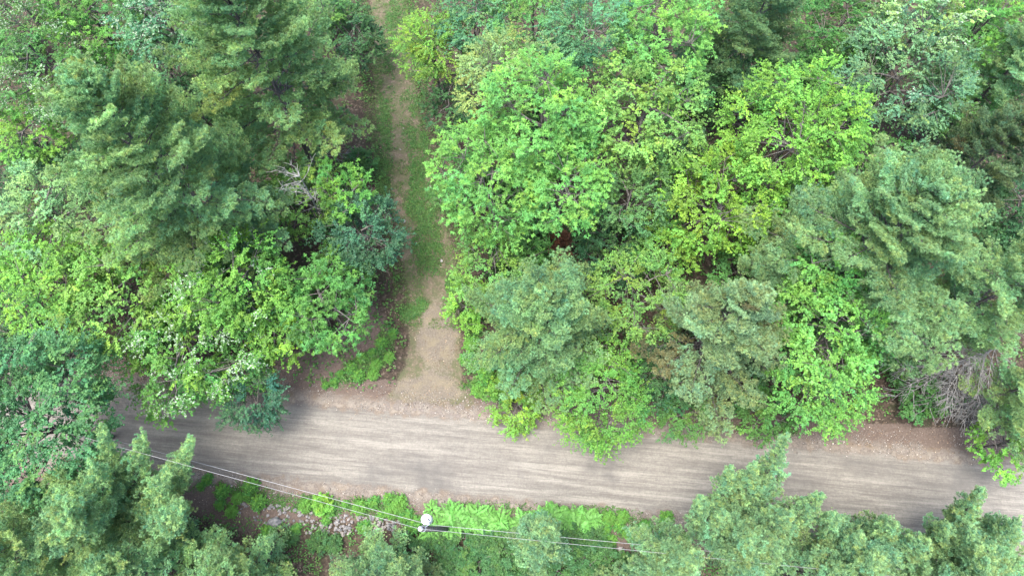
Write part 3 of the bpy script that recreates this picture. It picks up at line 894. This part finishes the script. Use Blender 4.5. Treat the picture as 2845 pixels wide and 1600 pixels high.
multi(PN, "many-leadered pine with spires over the road, bottom right", (2070, 1560), [(2180, 1212, 13, 1.35), (2090, 1290, 12, 1.35), (2025, 1300, 12, 1.2), (2275, 1375, 11.5, 1.4), (1945, 1385, 11.5, 1.3), (2010, 1430, 12, 1.5), (2190, 1430, 12.5, 1.6)],
      (2080, 1510, 13.5, 3.0), PINE_B, 120)
multi(PN, "pine at the bottom edge right of the spired one", (2430, 1590), [(2310, 1432, 11.5, 1.4), (2480, 1462, 11.5, 1.5), (2570, 1510, 11, 1.5), (2380, 1500, 12, 1.6)], (2420, 1560, 13, 2.9), PINE_B, 121)
multi(PN, "pine in the lower right corner reaching across the road", (2740, 1580), [(2720, 1365, 12, 1.1), (2630, 1466, 11, 1.4), (2820, 1450, 11.5, 1.5), (2700, 1480, 12, 1.6)], (2740, 1560, 13, 2.9), PINE_B, 122)
multi(PN, "broad pine in the lower left corner reaching over the road", (200, 1540), [(398, 1208, 12, 1.3), (535, 1222, 12, 1.2), (290, 1195, 12.5, 1.2), (470, 1310, 12, 1.6), (505, 1400, 11.5, 1.7), (260, 1290, 12.5, 1.7)],
      (190, 1420, 13.5, 4.3), (0.24, 0.4, 0.18), 123)
single(PN, "pine squeezed into the bottom left corner", 60, 1530, 12, 230, (0.24, 0.4, 0.18), 124, f0=0.1)
single(PN, "pine filling the bottom edge between the corner pine and stone bank", 370, 1590, 10, 190, (0.24, 0.4, 0.18), 126, f0=0.08)
single(PN, "small pine at the bottom edge left of the spired one", 1860, 1550, 12.5, 120, PINE_B, 125, f0=0.3)
single(PN, "lowest pine at the bottom edge below the spired one", 2250, 1585, 11.5, 160, PINE_B, 127, f0=0.1)
single(PN, "pine at the bottom edge between the two lower right ones", 2590, 1610, 11, 150, PINE_B, 129, f0=0.1)
single(PN, "slender grey-green pine at the bottom edge right of the slim one", 1740, 1640, 7, 90, PINE_B, 128, f0=0.05)

# dead pine: a grey trunk with a fan of bare branches toward the road
p, t = at(2660, 1010, 4.5)
DB = np.array([p[0], p[1], float(ground_z(p[0], p[1])) - 0.03])
dp = tag(empty("dead_pine", DB), "dead grey pine with a fan of bare branches above the road bank", "tree")
dtr = curve(np.zeros(3), np.array([0.3, 0.2, 7.5]), np.array([0.1, 0.1, 0]), 10)
dwv, dwq = tubes([(dtr, np.linspace(0.14, 0.03, 10))], 7)
link("trunk", make_mesh("trunk", dwv, [dwq], M_DEADWOOD, smooth=True), dp)
g = np.random.default_rng(140)
for k in range(44):
    j = int(g.integers(3, 10))
    az = 3.95 + g.normal(0, 0.55)
    d = nrm(np.array([math.cos(az), math.sin(az), g.normal(-0.08, 0.16)]))
    o = link("dead_branch", DEADS[k % 4], dp, dtr[j])
    sc = g.uniform(0.8, 1.75) * (1.15 - 0.05 * j)
    o.rotation_euler = (g.uniform(-0.6, 0.6), -math.asin(d[2]), math.atan2(d[1], d[0]))
    o.scale = (sc, sc, sc)

# rust-brown dead sapling
p, t = at(1552, 670, 4.0)
b = np.array([p[0], p[1], float(ground_z(p[0], p[1]))])
plant_pine("dead_sapling", "small rust-brown dead conifer under the bright ash crown", b, [(b, b + np.array([0, 0, 5.0]), 1.1, 0.3, 0, 0)], (0.15, 0.075, 0.05), 130, sp=1.2)


# ------------------------------------------------------------------ shrubs, ferns and weeds (copies share mesh data)
def shrub_proto(seed, h, r, style, col, dens, scale=1.0, **kw):
    wood, v, f, c = broadleaf(seed, h, r, style, col, depth=h * 0.9, dens=dens, low=-0.35, **kw)
    return (make_mesh("stems", wood[0], [wood[1]], M_BARK, smooth=True), make_mesh("foliage", v, [f], M_LEAF, c))


def place_proto(name, proto, x, y, s, rz, label, cat, group, dz=-0.03):
    root = tag(empty(name, (x, y, float(ground_z(x, y)) + dz), rz), label, cat, group)
    root.scale = (s, s, s)
    for part, me in zip(("stems", "foliage"), proto):
        link(part, me, root)
    return root


sh_dark = [shrub_proto(200 + i, 1.7, 1.25, "oval", (0.05, 0.125, 0.035), 2.6) for i in range(3)]
sh_green = [shrub_proto(210 + i, 0.75, 0.6, "oval", (0.075, 0.19, 0.03), 5.5) for i in range(3)]
sh_lime = shrub_proto(220, 0.9, 0.55, "ash", (0.13, 0.26, 0.03), 6.0)
sh_under = [shrub_proto(230 + i, 2.2, 1.5, "maple", (0.042, 0.115, 0.028), 1.9) for i in range(4)]

# thicket south of the wires
for i, (px, py, s) in enumerate(((1290, 1520, 0.9), (1345, 1500, 0.8), (1400, 1525, 1.0), (1330, 1560, 1.0), (1390, 1580, 1.0), (1590, 1500, 0.8), (1620, 1545, 1.0), (1650, 1500, 0.8),
                                 (1450, 1495, 0.7), (1560, 1560, 1.0), (1250, 1575, 0.9), (1700, 1570, 0.9), (1750, 1590, 0.9), (920, 1508, 0.5), (880, 1508, 0.55), (1140, 1530, 0.8),
                                 (1190, 1500, 0.6), (800, 1492, 0.4), (1640, 1590, 0.9), (1480, 1590, 0.9), (1230, 1500, 0.7))):
    q, _ = at(px, py, 0.2)
    place_proto("shrub", sh_dark[i % 3], q[0], q[1], s, i * 1.7, "dark green leafy shrub in the thicket below the wires", "shrub", "thicket below the wires")
# green weeds along the verge
W_ = ((560, 1350), (620, 1365), (660, 1385), (690, 1378), (720, 1395), (640, 1420), (610, 1400), (700, 1350), (850, 1405), (920, 1415), (960, 1400), (1000, 1410), (1040, 1395),
      (1060, 1430), (1090, 1420), (1010, 1462), (905, 1442), (1110, 1400), (1130, 1435), (1080, 1385), (1645, 1430), (1680, 1470), (1720, 1460), (1740, 1480),
      (1650, 1455), (1760, 1490), (1700, 1500), (1790, 1470), (1630, 1475), (1600, 1480), (1840, 1480), (1850, 1440), (1730, 1435), (820, 1466), (740, 1476),
      (1900, 1500), (580, 1330), (1150, 1455), (1690, 1440))
for i, (px, py) in enumerate(W_):
    q, _ = at(px, py, 0.1)
    place_proto("weed", sh_green[i % 3], q[0], q[1], 0.4 + 0.42 * ((i * 37) % 10) / 10, i * 2.1, "small green weed clump on the verge below the road", "weed", "weeds on the lower verge")
W2 = ((950, 1040), (980, 1025), (1010, 1000), (1040, 985), (1065, 960), (1085, 1000), (930, 1062), (1000, 1045), (1050, 1020), (1095, 930), (905, 1070), (1040, 1045))
for i, (px, py) in enumerate(W2):
    q, _ = at(px, py, 0.1)
    place_proto("weed", sh_green[i % 3], q[0], q[1], 0.38 + 0.3 * ((i * 37) % 10) / 10, i * 2.1, "small green weed clump left of the driveway mouth", "weed", "weeds left of the driveway")
W3 = ((1320, 1020), (1350, 1050), (1330, 1085), (1380, 1090), (1410, 1100), (1310, 960), (1315, 900), (1365, 1010), (1400, 1060), (1300, 1000), (1440, 1085))
for i, (px, py) in enumerate(W3):
    q, _ = at(px, py, 0.1)
    place_proto("weed", sh_green[i % 3], q[0], q[1], 0.6 + 0.4 * ((i * 37) % 10) / 10, i * 2.1, "green weed clump right of the driveway under the roadside pine", "weed", "weeds right of the driveway")
q, _ = at(892, 1400, 0.4)
place_proto("bush", sh_lime, q[0], q[1], 0.85, 0.4, "vivid yellow-green bush under the wires by the stone bank", "bush", None)
# shrubs of the forest floor, seen through the gaps of the canopy
g = np.random.default_rng(77)
cnt = 0
for tries in range(900):
    x, y = g.uniform(-46, 46), g.uniform(9, 52)
    u, v = road_uv(x, y)
    if v < 5.2 or path_t(np.array(x), np.array(y)) < 1.1: continue
    if vnoise(x, y, 9, 5.0) < 0.42: continue
    place_proto("understorey_shrub", sh_under[cnt % 4], x, y, g.uniform(0.6, 1.25), g.uniform(0, 6.28), "shaded understorey shrub on the forest floor between the trees", "shrub", "understorey shrubs of the wood")
    cnt += 1
    if cnt >= 60: break


# ferns beside the pole
def frond_mesh(seed):
    g = np.random.default_rng(seed)
    n = 9
    s = np.linspace(0.12, 1, n)
    mid = np.stack([s * 0.62, 0 * s, 0.42 * s - 0.42 * s ** 2], -1)
    P, D, LL = [], [], []
    for sgn in (-1, 1):
        P.append(mid)
        D.append(np.stack([0.45 + 0 * s, sgn * np.ones(n), -0.25 + 0 * s], -1) + g.normal(0, 0.08, (n, 3)))
        LL.append(0.21 * np.sin(np.clip(s * 1.05, 0, 1) * 2.6 + 0.45))
    P, D, LL = np.concatenate(P), np.concatenate(D), np.concatenate(LL)
    v, f = leaves(P, D, np.tile(UP, (len(P), 1)) + g.normal(0, 0.15, P.shape), LL + 0.04, 0.075 + 0 * LL)
    c = np.array([0.085, 0.215, 0.045]) * math.exp(g.normal(0, 0.2)) * np.exp(g.normal(0, 0.12, (len(P), 1))) * np.array([math.exp(g.normal(0, 0.15)), 1, 1])
    return make_mesh("frond", v, [f], M_LEAF, np.repeat(c, 4, 0))


FR = [frond_mesh(300 + i) for i in range(4)]
g = np.random.default_rng(31)
for i in range(52):
    px = 1190 + 455 * g.random()
    py = 1414 + (px - 1190) * 0.04 + 62 * g.random() * (1 - 0.35 * (px - 1190) / 455)
    q, _ = at(px, py, 0.3)
    root = tag(empty("fern", (q[0], q[1], float(ground_z(q[0], q[1]))), g.random() * 6.28), "bright green fern in the dense patch between pole and road", "fern", "ferns beside the utility pole")
    s = g.uniform(1.1, 1.6)
    root.scale = (s, s, s)
    k = 8
    for j in range(k):
        fo = link("frond", FR[(i + j) % 4], root, (0, 0, 0.22 + 0.1 * (j % 3)))
        fo.rotation_euler = (g.normal(0, 0.12), g.normal(-0.05, 0.18), j * 6.283 / k + g.normal(0, 0.2))


# ------------------------------------------------------------------ stones
def stone_mesh(name, seed, mat, flat=0.7, n=18):
    import bmesh
    g = np.random.default_rng(seed)
    bm = bmesh.new()
    for p in nrm(g.normal(0, 1, (n, 3))) * g.uniform(0.85, 1.1, (n, 1)) * np.array([1.0, g.uniform(0.65, 0.9), flat]) * 0.5:
        bm.verts.new(p)
    bmesh.ops.convex_hull(bm, input=bm.verts)
    bmesh.ops.bevel(bm, geom=list(bm.edges), offset=0.03, segments=1, affect='EDGES') if n > 30 else None
    me = bpy.data.meshes.new(name)
    bm.to_mesh(me); bm.free()
    me.materials.append(mat)
    return me


ST = [stone_mesh("stone", 400 + i, (M_STONE, M_STONE_TAN, M_STONE_DARK, M_STONE)[i % 4], 0.62 + 0.05 * (i % 3)) for i in range(10)]
q, _ = at(900, 1440)
bank = tag(empty("stone_bank", (q[0], q[1], 0.0)), "tumbled bank of grey and tan stones below the road's left verge", "stone bank")
g = np.random.default_rng(41)
n_st = 0
while n_st < 250:
    px = g.uniform(655, 1135)
    top = np.interp(px, [655, 720, 830, 960, 1135], [1392, 1397, 1406, 1428, 1446])
    bot = np.interp(px, [655, 700, 790, 860, 960, 1060, 1135], [1430, 1452, 1458, 1486, 1482, 1478, 1482])
    py = g.uniform(top, bot)
    dens = 0.35 + 0.65 * (math.exp(-((px - 860) / 55) ** 2) + math.exp(-((px - 945) / 30) ** 2) + math.exp(-((px - 1050) / 40) ** 2)) + (0.6 if py < top + 12 else 0)
    if g.random() > dens: continue
    w, _ = at(px, py)
    s = g.uniform(0.14, 0.36) * (1.5 if g.random() < 0.15 else 1)
    z = float(ground_z(w[0], w[1])) + s * 0.14
    o = link("stone", ST[g.integers(10)], bank, (w[0] - q[0], w[1] - q[1], z))
    o.scale = (s * g.uniform(0.9, 1.35), s, s)
    o.rotation_euler = (g.normal(0, 0.3), g.normal(0, 0.3), g.uniform(0, 6.28))
    n_st += 1

for px, py, s, mat, lab, i in ((762, 1450, 1.15, M_STONE_DARK, "large dark grey boulder in the stone bank", 0), (1893, 1524, 1.0, M_STONE, "pale rounded boulder beside the lower wires at right", 1),
                               (1727, 1527, 0.62, M_STONE_TAN, "small pinkish boulder under the lower wire", 2), (1688, 1517, 0.45, M_STONE, "smallest boulder, left of the pinkish one", 3),
                               (1850, 1487, 0.5, M_STONE, "grey boulder by the verge above the pale rounded one", 4), (1770, 1492, 0.45, M_STONE_TAN, "half-hidden tan boulder among verge weeds", 5)):
    w, _ = at(px, py, 0.1)
    me = stone_mesh("boulder", 450 + i, mat, 0.7, 34)
    o = tag(link("boulder", me, None, (w[0], w[1], float(ground_z(w[0], w[1])) + s * 0.2)), lab, "boulder")
    o.scale = (s, s * 0.9, s)
    o.rotation_euler = (0.1, 0.15, i * 1.3)
for i, (px, py, s, lab) in enumerate(((1227, 726, 0.34, "white stone on the path above the driveway"), (1197, 523, 0.3, "tan stone in the grass middle of the path"),
                                      (1114, 423, 0.26, "pale stone on the left wheel track"), (1125, 620, 0.32, "tan stone at the path's left edge beside the teal tree"),
                                      (1121, 356, 0.24, "small pale stone far up the path"))):
    w, _ = at(px, py)
    o = tag(link("rock", stone_mesh("rock", 470 + i, M_STONE_TAN if i != 0 else M_PALEBARK, 0.6), None, (w[0], w[1], float(ground_z(w[0], w[1])) + s * 0.15)), lab, "stone")
    o.scale = (s * 0.8, s * 1.3 if i in (0, 3) else s, s)

# dried machine-track prints pressed along both road edges
g = np.random.default_rng(51)
CL = [stone_mesh("track_print", 500 + i, M_CLOD, 0.22, 26) for i in range(5)]
for side, (x0, y0, x1, y1, n) in enumerate(((1075, 1128, 1500, 1178, 17), (1240, 1388, 1935, 1428, 26))):
    for k in range(n):
        a = (k + g.uniform(-0.15, 0.15)) / n
        w, _ = at(x0 + (x1 - x0) * a, y0 + (y1 - y0) * a + g.uniform(-2, 2))
        o = link("track_print", CL[g.integers(5)], road, (w[0], w[1], float(ground_z(w[0], w[1])) - 0.005))
        o.scale = (g.uniform(0.35, 0.75), g.uniform(0.4, 0.85), g.uniform(0.16, 0.3))
        o.rotation_euler = (0, 0, -ROAD_A - 0.25 + g.normal(0, 0.12))

# ------------------------------------------------------------------ utility pole and wires
PB = np.array([-4.62, 0.76, 0.0]); PB[2] = float(ground_z(PB[0], PB[1])) - 0.05
PT = at(1168, 1468, 12.0)[0]
pd = nrm(PT - PB)
pole = tag(empty("utility_pole", PB), "weathered wooden utility pole with a white transformer beside the ferns", "utility pole")


def tube_part(name, lines, mat, parent, sides=12, caps=True):
    v, q_ = tubes(lines, sides)
    faces = [q_]
    if caps:
        off = 0
        cp = []
        for pts, _ in lines:
            n = len(pts)
            cp.append(np.arange(sides)[::-1] + off)
            cp.append(np.arange(sides) + off + (n - 1) * sides)
            off += n * sides
        faces.append(np.array(cp))
    o = link(name, make_mesh(name, v, faces, mat), parent)
    return o


def onp(z): return (PT - PB) * (z / (PT[2] - PB[2]))


tube_part("shaft", [(np.array([onp(0), onp(6), onp(12.4)]), np.array([0.19, 0.165, 0.135]))], M_POLE, pole, 16)
ins = tube_part("insulator", [(np.array([onp(12.42), onp(12.5), onp(12.52), onp(12.6), onp(12.62), onp(12.72)]), np.array([0.05, 0.05, 0.085, 0.085, 0.05, 0.06]))], M_PORC, pole)
tube_part("pole_cap", [(np.array([onp(12.395), onp(12.43)]), np.array([0.15, 0.11]))], M_STEEL, pole, 16)
# transformer on the road side of the pole
tcx = onp(10.2) + np.array([0.03, 0.50, 0])
tz = tcx[2]
tank = tube_part("transformer", [(np.array([[tcx[0], tcx[1], tz - 0.55], [tcx[0], tcx[1], tz + 0.45], [tcx[0], tcx[1], tz + 0.52], [tcx[0], tcx[1], tz + 0.58]]), np.array([0.29, 0.29, 0.27, 0.14]))], M_WHITE, pole, 24)
tank["label"] = "white round transformer tank"
tube_part("lid_band", [(np.array([[tcx[0], tcx[1], tz + 0.42], [tcx[0], tcx[1], tz + 0.47]]), np.array([0.31, 0.31]))], M_STEEL, tank, 24)
bz = np.array([tcx[0] + 0.13, tcx[1] - 0.02, tz + 0.5])
tube_part("bushing", [(bz + np.array([[0, 0, 0], [0.02, 0, 0.1], [0.03, 0, 0.12], [0.05, 0, 0.28]]), np.array([0.045, 0.045, 0.06, 0.03]))], M_BLACK, tank)
for dz_ in (-0.35, 0.3):
    a = onp(10.2 + dz_)
    tube_part("mounting_bracket", [(np.array([a + np.array([0, 0.1, 0]), np.array([tcx[0], tcx[1] - 0.26, a[2]])]), np.array([0.035, 0.035]))], M_STEEL, pole, 6)
cut = onp(11.1) + np.array([0.25, 0.22, 0])
tube_part("fuse_cutout", [(cut + np.array([[0, 0, 0.22], [0.02, 0.03, 0.1], [0.05, 0.06, -0.1], [0.07, 0.08, -0.22]]), np.array([0.04, 0.06, 0.06, 0.035]))], M_PORC, pole)
tube_part("cutout_arm", [(np.array([onp(11.1), cut]), np.array([0.025, 0.025]))], M_STEEL, pole, 6)
tube_part("jumper_cable", [(curve(onp(12.5), bz + np.array([0.05, 0, 0.28]), np.array([0.45, 0.1, -0.1]), 10), np.full(10, 0.014)),
                           (curve(bz + np.array([0.05, 0, 0.2]), cut, np.array([0.2, -0.1, 0.1]), 8), np.full(8, 0.014)),
                           (curve(np.array([tcx[0] - 0.1, tcx[1] - 0.27, tz + 0.2]), onp(9.0) + np.array([0.17, 0.05, 0]), np.array([0.3, -0.1, -0.2]), 8), np.full(8, 0.016))], M_BLACK, pole, 6)
for z in (8.1, 9.0, 11.4):
    tube_part("band", [(np.array([onp(z), onp(z + 0.06)]), np.array([0.178, 0.178]))], M_BLACK if z < 9.5 else M_STEEL, pole, 16)
gl = [onp(z) + np.array([0.02, -0.185 + 0.003 * z, 0]) for z in (0.1, 4, 8, 12)]
tube_part("ground_wire", [(np.array(gl), np.full(4, 0.012))], M_BLACK, pole, 5)


def wire(name, label, pole_pt, left_px, right_px, z_l, z_r, rad):
    pl, _ = at(*left_px, z_l)
    pr, _ = at(*right_px, z_r)
    pts = []
    for a, far in ((pl, -1), (pr, 1)):
        e = pole_pt + (a - pole_pt) * (62.0 / np.linalg.norm((a - pole_pt)[:2]))
        s = np.linspace(0, 1, 28)[:, None]
        seg = pole_pt + (e - pole_pt) * s
        seg[:, 2] = pole_pt[2] - 3.1 * (s[:, 0] * (1 - s[:, 0])) - (4.5 if far > 0 else 3.0) * s[:, 0]
        pts.append(seg)
    line = np.concatenate([pts[0][::-1], pts[1][1:]])
    v, q_ = tubes([(line, np.full(len(line), rad))], 6)
    return tag(link(name, make_mesh(name, v, [q_], M_ALU, smooth=True)), label, "wire", None)


wire("power_line", "lower thin wire passing over the pole top", PB + onp(12.74), (495, 1286), (1943, 1546), 11.3, 11.2, 0.01)
wire("power_line", "upper thicker wire passing the transformer on the pole", PB + onp(9.6) + np.array([0.12, 0.22, 0]), (495, 1270), (1930, 1526), 8.2, 8.1, 0.0135)

# small white sign board among the pine boughs by the road
q, _ = at(1472, 1072, 1.0)
sg = tag(empty("sign", (q[0], q[1], float(ground_z(q[0], q[1])))), "small white board half hidden under the roadside pine", "sign")
zt = 1.0
tube_part("stake", [(np.array([[0, 0, -0.05], [0.03, 0, zt]]), np.array([0.03, 0.03]))], M_STEEL, sg, 6)


def box(name, mat, parent, size, loc, rot):
    sx, sy, sz = [a / 2 for a in size]
    v = np.array([[x, y, z] for x in (-sx, sx) for y in (-sy, sy) for z in (-sz, sz)])
    f = np.array([[0, 1, 3, 2], [4, 6, 7, 5], [0, 4, 5, 1], [2, 3, 7, 6], [0, 2, 6, 4], [1, 5, 7, 3]])
    o = link(name, make_mesh(name, v, [f], mat), parent, loc)
    o.rotation_euler = rot
    return o


box("board", M_WHITE, sg, (0.34, 0.26, 0.03), (-0.14, 0.05, zt + 0.02), (0.5, 0.1, -0.35))
box("board", M_WHITE, sg, (0.36, 0.2, 0.03), (0.25, -0.06, zt - 0.02), (0.6, -0.1, -0.4))

# ------------------------------------------------------------------ stuff: undergrowth, grass, litter, gravel
g = np.random.default_rng(91)


def scatter(n, xr, yr, keep):
    x, y = g.uniform(*xr, n), g.uniform(*yr, n)
    k = keep(x, y)
    return x[k], y[k]


def forest(x, y):
    u, v = road_uv(x, y)
    ok = (v > 4.3) & (path_t(x, y) > 0.1)
    return ok & (vnoise(x, y, 21, 2.2) + 0.35 * g.random(len(x)) > 0.5)


def south(x, y):
    u, v = road_uv(x, y)
    return (v < -5.6) & (vnoise(x, y, 22, 1.8) + 0.3 * g.random(len(x)) > 0.58)


def sprigs(x, y, k, L, W, hr, col, spread):
    n = len(x)
    z = ground_z(x, y)
    hh = g.uniform(*hr, n)
    a = g.uniform(0, 6.28, (n, k))
    d = np.stack([np.cos(a), np.sin(a), g.normal(0.1, 0.3, (n, k))], -1)
    P = np.stack([x, y, z], -1)[:, None] + d * np.array([spread, spread, 0]) * g.random((n, k, 1))
    P[..., 2] += hh[:, None] * g.uniform(0.3, 1.0, (n, k))
    Ls = (L * g.uniform(0.6, 1.3, (n, k))).ravel()
    v, f = leaves(P.reshape(-1, 3), d.reshape(-1, 3), UP + g.normal(0, 0.35, (n * k, 3)), Ls, Ls * W / L)
    c = np.asarray(col) * np.exp(g.normal(0, 0.2, (n, 1, 1)) + g.normal(0, 0.15, (n, k, 1)))
    hue = g.normal(0, 0.15, (n, 1))
    c = np.stack([c[..., 0] * np.exp(hue), c[..., 1], c[..., 2]], -1)
    return v, f, np.repeat(c.reshape(-1, 3), 4, 0)


def stuff(name, label, cat, parts, mat):
    V, F, C, off = [], [], [], 0
    for v, f, c in parts:
        V.append(v); F.append(f + off); C.append(c); off += len(v)
    o = link(name, make_mesh(name, np.concatenate(V), [np.concatenate(F)], mat, np.concatenate(C)))
    return tag(o, label, cat, None, "stuff")


x1, y1 = scatter(11000, (-47, 47), (9, 54), forest)
x2, y2 = scatter(5000, (-40, 40), (-7, 2), south)
stuff("undergrowth", "low green undergrowth covering the forest floor", "undergrowth",
      [sprigs(x1, y1, 6, 0.22, 0.14, (0.08, 0.7), (0.055, 0.14, 0.03), 0.3), sprigs(x2, y2, 7, 0.15, 0.09, (0.08, 0.5), (0.06, 0.155, 0.035), 0.3)], M_LEAF)


def patchy(cx, cy, rx, ry, n, ang=0.0):
    c, _ = at(cx, cy)
    a, r = g.uniform(0, 6.28, n), np.sqrt(g.random(n)) * (0.8 + 0.35 * g.random(n))
    dx, dy = r * np.cos(a) * rx, r * np.sin(a) * ry
    x = c[0] + dx * math.cos(ang) - dy * math.sin(ang)
    y = c[1] + dx * math.sin(ang) + dy * math.cos(ang)
    k = 0.6 * vnoise(x, y, 33, 0.55) + 0.4 * vnoise(x, y, 34, 1.6) + 0.4 * g.random(n) > 0.62
    return x[k], y[k]


GP = [(1190, 690, 1.2, 2.6, 2600, 0.1), (1175, 565, 1.5, 1.7, 1900, 0), (1150, 862, 1.2, 0.65, 1100, 0.7), (1262, 795, 0.7, 0.9, 800, 0), (1068, 430, 0.75, 5.0, 2400, 0.05),
      (1165, 440, 0.9, 3.6, 2200, 0), (1075, 180, 0.9, 6.5, 1700, 0), (1150, 230, 1.3, 6.5, 2600, 0), (1120, 30, 1.4, 5.0, 1700, 0), (1210, 560, 0.8, 2.0, 600, 0),
      (1000, 1030, 2.4, 1.0, 1500, 0.5), (1075, 960, 0.6, 1.8, 500, 0), (1345, 1080, 1.7, 0.8, 900, -0.2), (1320, 980, 0.6, 2.4, 700, 0), (2080, 1190, 4.0, 0.35, 700, -0.09),
      (640, 1362, 3.0, 0.6, 700, -0.09), (850, 1398, 3.4, 0.6, 1300, -0.09), (1000, 1412, 3.8, 0.7, 1300, -0.05), (1450, 1414, 5.0, 0.4, 500, -0.09), (1700, 1450, 4.5, 1.0, 1200, -0.09)]
gp = []
for cx, cy, rx, ry, n, ang in GP:
    xx, yy = patchy(cx, cy, rx, ry, n, ang)
    xx, yy = xx[::2], yy[::2]
    gp.append(sprigs(xx, yy, 6, 0.12, 0.06, (0.02, 0.14), (0.048, 0.118, 0.026), 0.12))
xx, yy = scatter(30000, (-14, -2), (9, 52), lambda x, y: (path_t(x, y) < 0.9) & (road_uv(x, y)[1] > 9.5) & (0.5 * vnoise(x, y, 35, 1.1) + 0.5 * vnoise(x, y, 36, 0.45) + 0.25 * sstep(-1.2, 0.3, path_t(x, y)) > 0.5))
gp.append(sprigs(xx, yy, 5, 0.09, 0.04, (0.02, 0.1), (0.055, 0.11, 0.026), 0.12))
stuff("grass", "short green grass and clover patches on path and verges", "grass", gp, M_LEAF)

# fallen leaves
def litter_keep(x, y):
    u, v = road_uv(x, y)
    return ((np.abs(v) > 3.3) & (v < 8) | (np.abs(path_t(x, y)) < 1.6) & (v > 0)) & (vnoise(x, y, 44, 1.5) + 0.4 * g.random(len(x)) > 0.6)


xx, yy = scatter(60000, (-38, 38), (-3, 50), litter_keep)
n = len(xx)
a = g.uniform(0, 6.28, n)
d = np.stack([np.cos(a), np.sin(a), g.normal(0.05, 0.2, n)], -1)
P_ = np.stack([xx, yy, ground_z(xx, yy) + g.uniform(0.008, 0.03, n)], -1)
Ls = g.uniform(0.05, 0.12, n)
v, f = leaves(P_, d, UP + g.normal(0, 0.35, (n, 3)), Ls, Ls * 0.6)
pal = np.array([[0.12, 0.072, 0.047], [0.17, 0.12, 0.08], [0.075, 0.047, 0.034], [0.25, 0.195, 0.145]])
c = pal[g.integers(0, 4, n)] * np.exp(g.normal(0, 0.2, (n, 1)))
stuff("leaf_litter", "brown fallen leaves on the road banks and path edges", "leaf litter", [(v, f, np.repeat(c, 4, 0))], M_DRY)

# loose gravel on the shoulders
xx, yy = scatter(60000, (-36, 36), (-1, 14), lambda x, y: (np.abs(np.abs(road_uv(x, y)[1]) - 3.7) < 1.3 * g.random(len(x))) & (vnoise(x, y, 55, 1.0) > 0.4))
xx, yy = xx[:7000], yy[:7000]
n = len(xx)
s = g.uniform(0.014, 0.055, (n, 1, 1)) * np.where(g.random((n, 1, 1)) < 0.06, 1.8, 1)
oc = np.array([[1, 0, 0], [0, 1, 0], [-1, 0, 0], [0, -1, 0], [0, 0, 0.7], [0, 0, -0.7]])
vv = np.stack([xx, yy, ground_z(xx, yy) + 0.008], -1)[:, None] + s * (oc[None] + g.normal(0, 0.22, (n, 6, 3)))
ff = np.array([[0, 1, 4], [1, 2, 4], [2, 3, 4], [3, 0, 4], [1, 0, 5], [2, 1, 5], [3, 2, 5], [0, 3, 5]])
ff = (np.arange(n)[:, None, None] * 6 + ff[None]).reshape(-1, 3)
c = np.array([0.22, 0.203, 0.183]) * np.exp(g.normal(0, 0.35, (n, 1)))
stuff("gravel", "loose pale gravel strewn along both road shoulders", "gravel", [(vv.reshape(-1, 3), ff, np.repeat(c, 6, 0))], M_DRY)
